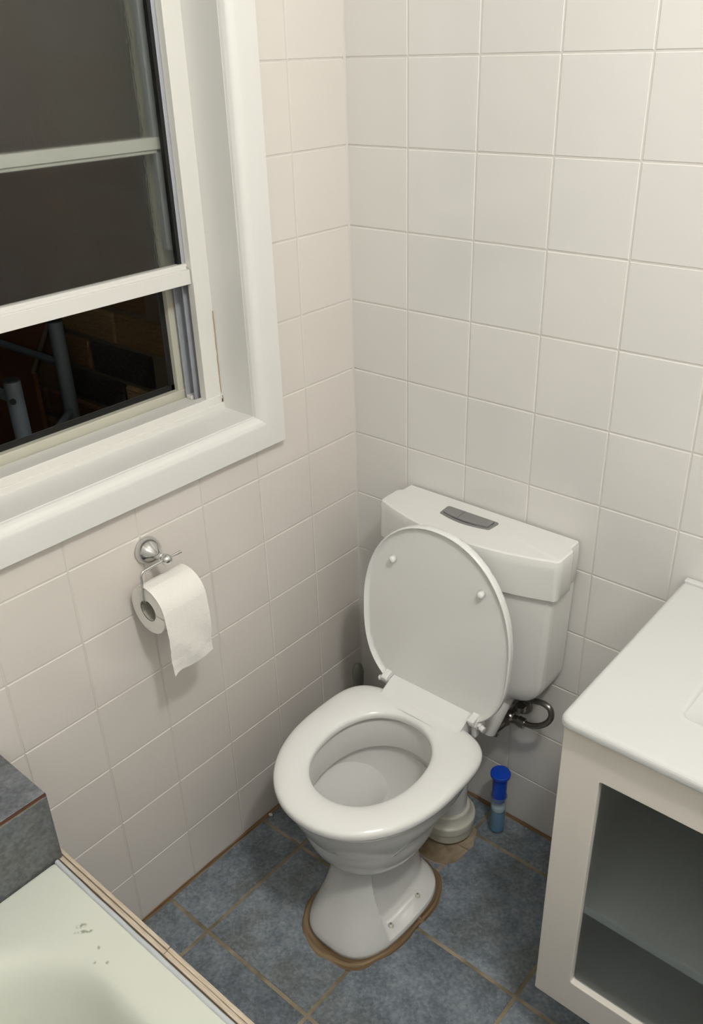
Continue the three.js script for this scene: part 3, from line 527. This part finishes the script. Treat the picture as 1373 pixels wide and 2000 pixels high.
// ---------------------------------------------------------------- bath and tiled ledge
const BY = 0.5, BZ = 0.968;
{
  const ledge = struct('bath_ledge');
  const LX = 0.153, LT = 0.645, Z0 = 0.958;
  mesh('grout_bed', box(0.0015, LX - 0.0012, 0, LT - 0.0012, Z0 + 0.0012, ZF - 0.001), groutFloor, ledge);
  const L = [Z0, Z0 + 0.33, Z0 + 0.66, ZF - 0.002];
  for (let k = 0; k < 3; k++) {
    const w = L[k + 1] - L[k] - 0.003, zc = (L[k] + L[k + 1]) / 2;
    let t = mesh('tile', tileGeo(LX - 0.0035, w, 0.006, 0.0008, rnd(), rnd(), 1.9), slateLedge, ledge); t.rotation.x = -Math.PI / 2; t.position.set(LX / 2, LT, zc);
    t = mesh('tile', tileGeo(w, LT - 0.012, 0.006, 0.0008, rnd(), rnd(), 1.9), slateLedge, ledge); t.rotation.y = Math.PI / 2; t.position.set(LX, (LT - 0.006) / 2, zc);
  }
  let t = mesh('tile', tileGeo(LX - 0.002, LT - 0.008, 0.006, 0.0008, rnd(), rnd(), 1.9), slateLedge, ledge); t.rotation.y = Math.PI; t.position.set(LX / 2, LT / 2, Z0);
  mesh('grout_line', box(LX - 0.004, LX - 0.0002, LT - 0.0062, LT - 0.0012, Z0 + 0.001, ZF - 0.003), brownLine, ledge);

  const bath = thing('bathtub', 'pale cream enamel bathtub with scuffed rim beside the tiled ledge', 'bathtub', [0, 0, 0]);
  // rim plane with a rounded opening, then the well
  const bx0 = LX + 0.001, bx1 = 1.72, bz0 = BZ + 0.006, bz1 = ZF - 0.006;
  const o = { x0: 0.222, x1: 1.64, z0: 1.044, z1: 1.70, r: 0.17 };
  const N = 24, loop = (a, b, c, d, r, y) => { const p = []; for (const [cx, cz, a0] of [[b - r, d - r, 0], [a + r, d - r, Math.PI / 2], [a + r, c + r, Math.PI], [b - r, c + r, 1.5 * Math.PI]]) for (let k = 0; k < N; k++) { const t2 = a0 + k / (N - 1) * Math.PI / 2; p.push([cx + r * Math.cos(t2), y, cz + r * Math.sin(t2)]); } return p; };
  const ins = (i, y, r = o.r) => loop(o.x0 + i, o.x1 - i, o.z0 + i * 0.8, o.z1 - i * 0.8, r, y);
  const rows = [loop(bx0, bx1, bz0, bz1, 0.004, BY - 0.03), loop(bx0, bx1, bz0, bz1, 0.004, BY - 0.004), loop(bx0 + 0.003, bx1 - 0.003, bz0 + 0.003, bz1 - 0.003, 0.006, BY), loop(bx0 + 0.007, bx1 - 0.007, bz0 + 0.007, bz1 - 0.007, 0.01, BY), ins(-0.034, BY, 0.20), ins(-0.022, BY + 0.0, 0.19), ins(-0.010, BY - 0.0012, 0.18), ins(0, BY - 0.005), ins(0.008, BY - 0.012), ins(0.015, BY - 0.024), ins(0.022, BY - 0.045), ins(0.035, BY - 0.12), ins(0.055, BY - 0.24), ins(0.075, BY - 0.33), ins(0.10, BY - 0.365), ins(0.15, BY - 0.38, 0.13), fan(Array(4 * N).fill(0), [0.93, BY - 0.385, 1.37])];
  const g = loft(rows, true, false, 0); const p = g.attributes.position, uv = g.attributes.uv;
  for (let i = 0; i < p.count; i++) uv.setXY(i, (p.getX(i) - bx0) / 1.6, (p.getZ(i) - BZ) / 0.8);
  mesh('tub', toCreasedNormals(g, 0.9), enamel, bath);

  const front = struct('trim_2');                               // tiled hob in front of the bath with its cut edges and bead
  mesh('hob_core', box(0.002, 1.72, 0, BY - 0.009, BZ - 0.012, BZ + 0.004), groutFloor, front);
  const xs = [0.002, 0.1318, 0.4273, 0.7228, 1.0183, 1.3138, 1.6093, 1.72], ys = [0.002, 0.2, BY - 0.004];
  for (let i = 0; i < xs.length - 1; i++) for (let j = 0; j < 2; j++) { const q = mesh('tile', tileGeo(xs[i + 1] - xs[i] - 0.004, ys[j + 1] - ys[j] - 0.004, 0.007, 0.0008, rnd(), rnd(), 1.9), slate, front); q.rotation.y = Math.PI; q.position.set((xs[i] + xs[i + 1]) / 2, (ys[j] + ys[j + 1]) / 2, BZ - 0.0175); }
  for (let i = 0; i < xs.length - 1; i++) { const w = xs[i + 1] - xs[i]; mesh('edge_strip', join(box(xs[i] + 0.0008, xs[i + 1] - 0.0008, BY - 0.010, BY - 0.001 + (i % 2) * 0.0012, BZ - 0.0172, BZ - 0.0105 - (i % 2) * 0.0006, 0.0008), box(xs[i] + 0.0004, xs[i + 1] - 0.0004, BY - 0.012, BY - 0.0025, BZ - 0.0105, BZ - 0.003, 0.001)), edgeStrip, front); }
  const sil = []; for (let k = 0; k <= 60; k++) { const x = lerp(0.155, 1.71, k / 60); sil.push([x, BY - 0.0030 + 0.0006 * n1(k * 0.9, 2, 200), BZ + 0.004 + 0.0015 * (n2(k * 0.7, 5, 200) - 0.5)]); }
  mesh('silicone_bead', tube(sil, 0.0042, 160, 10), silicone, front);
}

// ---------------------------------------------------------------- mortar round the toilet foot, floor edges, chip
{
  const pts = (d, wob) => Array.from({ length: 96 }, (_, i) => { const [x, z] = sup(-ang(i, 96), 0.109 + d, 0.185 + d * 1.7, 0.121 + d, 2.8, 2.7); const k = 1 + wob * (n1(i * 0.35, 7, 200) - 0.5); return [x * k, z * k]; });
  const ring = (d, y, w) => pts(d, w).map(([x, z]) => [TX + x, y, 0.37 + z]);
  mesh('mortar_bead', loft([ring(-0.012, 0.0008, 0), ring(-0.004, 0.0042, 0), ring(0.002, 0.0030, 0.02), ring(0.009, 0.0014, 0.04), ring(0.0135, -0.0008, 0.07)], true, false, 0), mortar, floor);
  const pc = Array.from({ length: 48 }, (_, i) => { const a = ang(i, 48), k = 1 + 0.12 * (n2(i * 0.5, 3, 200) - 0.5); return [0.386 + 0.080 * k * Math.cos(a) * (Math.abs(Math.cos(a)) > 0.7 ? 0.85 : 1), 0, 0.156 + 0.084 * k * Math.sin(a)]; }).reverse();
  mesh('mortar_patch', loft([pc.map(([x, , z]) => [x, -0.001, z]), pc.map(([x, , z]) => [lerp(x, 0.392, 0.06), 0.0011, lerp(z, 0.158, 0.06)]), fan(pc, [0.392, 0.0013, 0.158])], true, false, 0), patchMortar, floor);
  const brown = std({ map: mortarTex, color: new THREE.Color().setRGB(0.85, 0.75, 0.62), roughness: 0.95 });
  const cove = (a, b) => { const N = 60, q = [], r1 = [], r2 = []; for (let k = 0; k <= N; k++) { const t = k / N, w = 0.0035 + 0.0035 * n3(k * 0.8, 9, 200), L = lerp(a[0], b[0], t), M = lerp(a[1], b[1], t); q.push([L + (a[0] === b[0] ? 0 : 0), w * 0.75, M]); r1.push([L + (a[0] === b[0] ? w * 0.45 : 0), w * 0.35, M + (a[0] === b[0] ? 0 : w * 0.45)]); r2.push([L + (a[0] === b[0] ? w : 0), -0.0004, M + (a[0] === b[0] ? 0 : w)]); } return loft([q, r1, r2], false, false, 0); };
  mesh('grout_cove', cove([0.0008, 0.004], [0.0008, 0.95]), brown, floor); mesh('grout_cove', cove([0.004, 0.0008], [1.9, 0.0008]), brown, floor);
  const chip = mesh('plaster_chip', new THREE.DodecahedronGeometry(0.005, 0).scale(1.2, 0.6, 1), plaster); chip.position.set(0.0105, 0.0045, 0.375);
  chip.userData = { label: 'tiny white chip of plaster lying on the floor against the tiled wall', category: 'debris' };
}

// ---------------------------------------------------------------- lamps (outside the frame)
function globe(name, label, L, base) {
  const g = thing(name, label, 'lamp', L.pos);
  const m = std({ color: 0xffffff, emissive: new THREE.Color(L.color), emissiveIntensity: 2.2, roughness: 0.5 });
  const b = mesh('globe', new THREE.SphereGeometry(L.r, 32, 20), m, g); b.castShadow = false;
  base(g);
  const p = new THREE.PointLight(L.color, L.power, 0, 2); p.castShadow = true; p.shadow.radius = L.r / 0.02; g.add(p);
}
globe('ceiling_lamp', 'round white globe lamp hanging close under the white ceiling', LAMP, (g) => mesh('stem', join(rod([0, 0.06, 0], [0, 0.108, 0], 0.03), new THREE.CylinderGeometry(0.07, 0.07, 0.012, 32).translate(0, 0.103, 0)), plaster, g));

renderer.render(scene, camera);
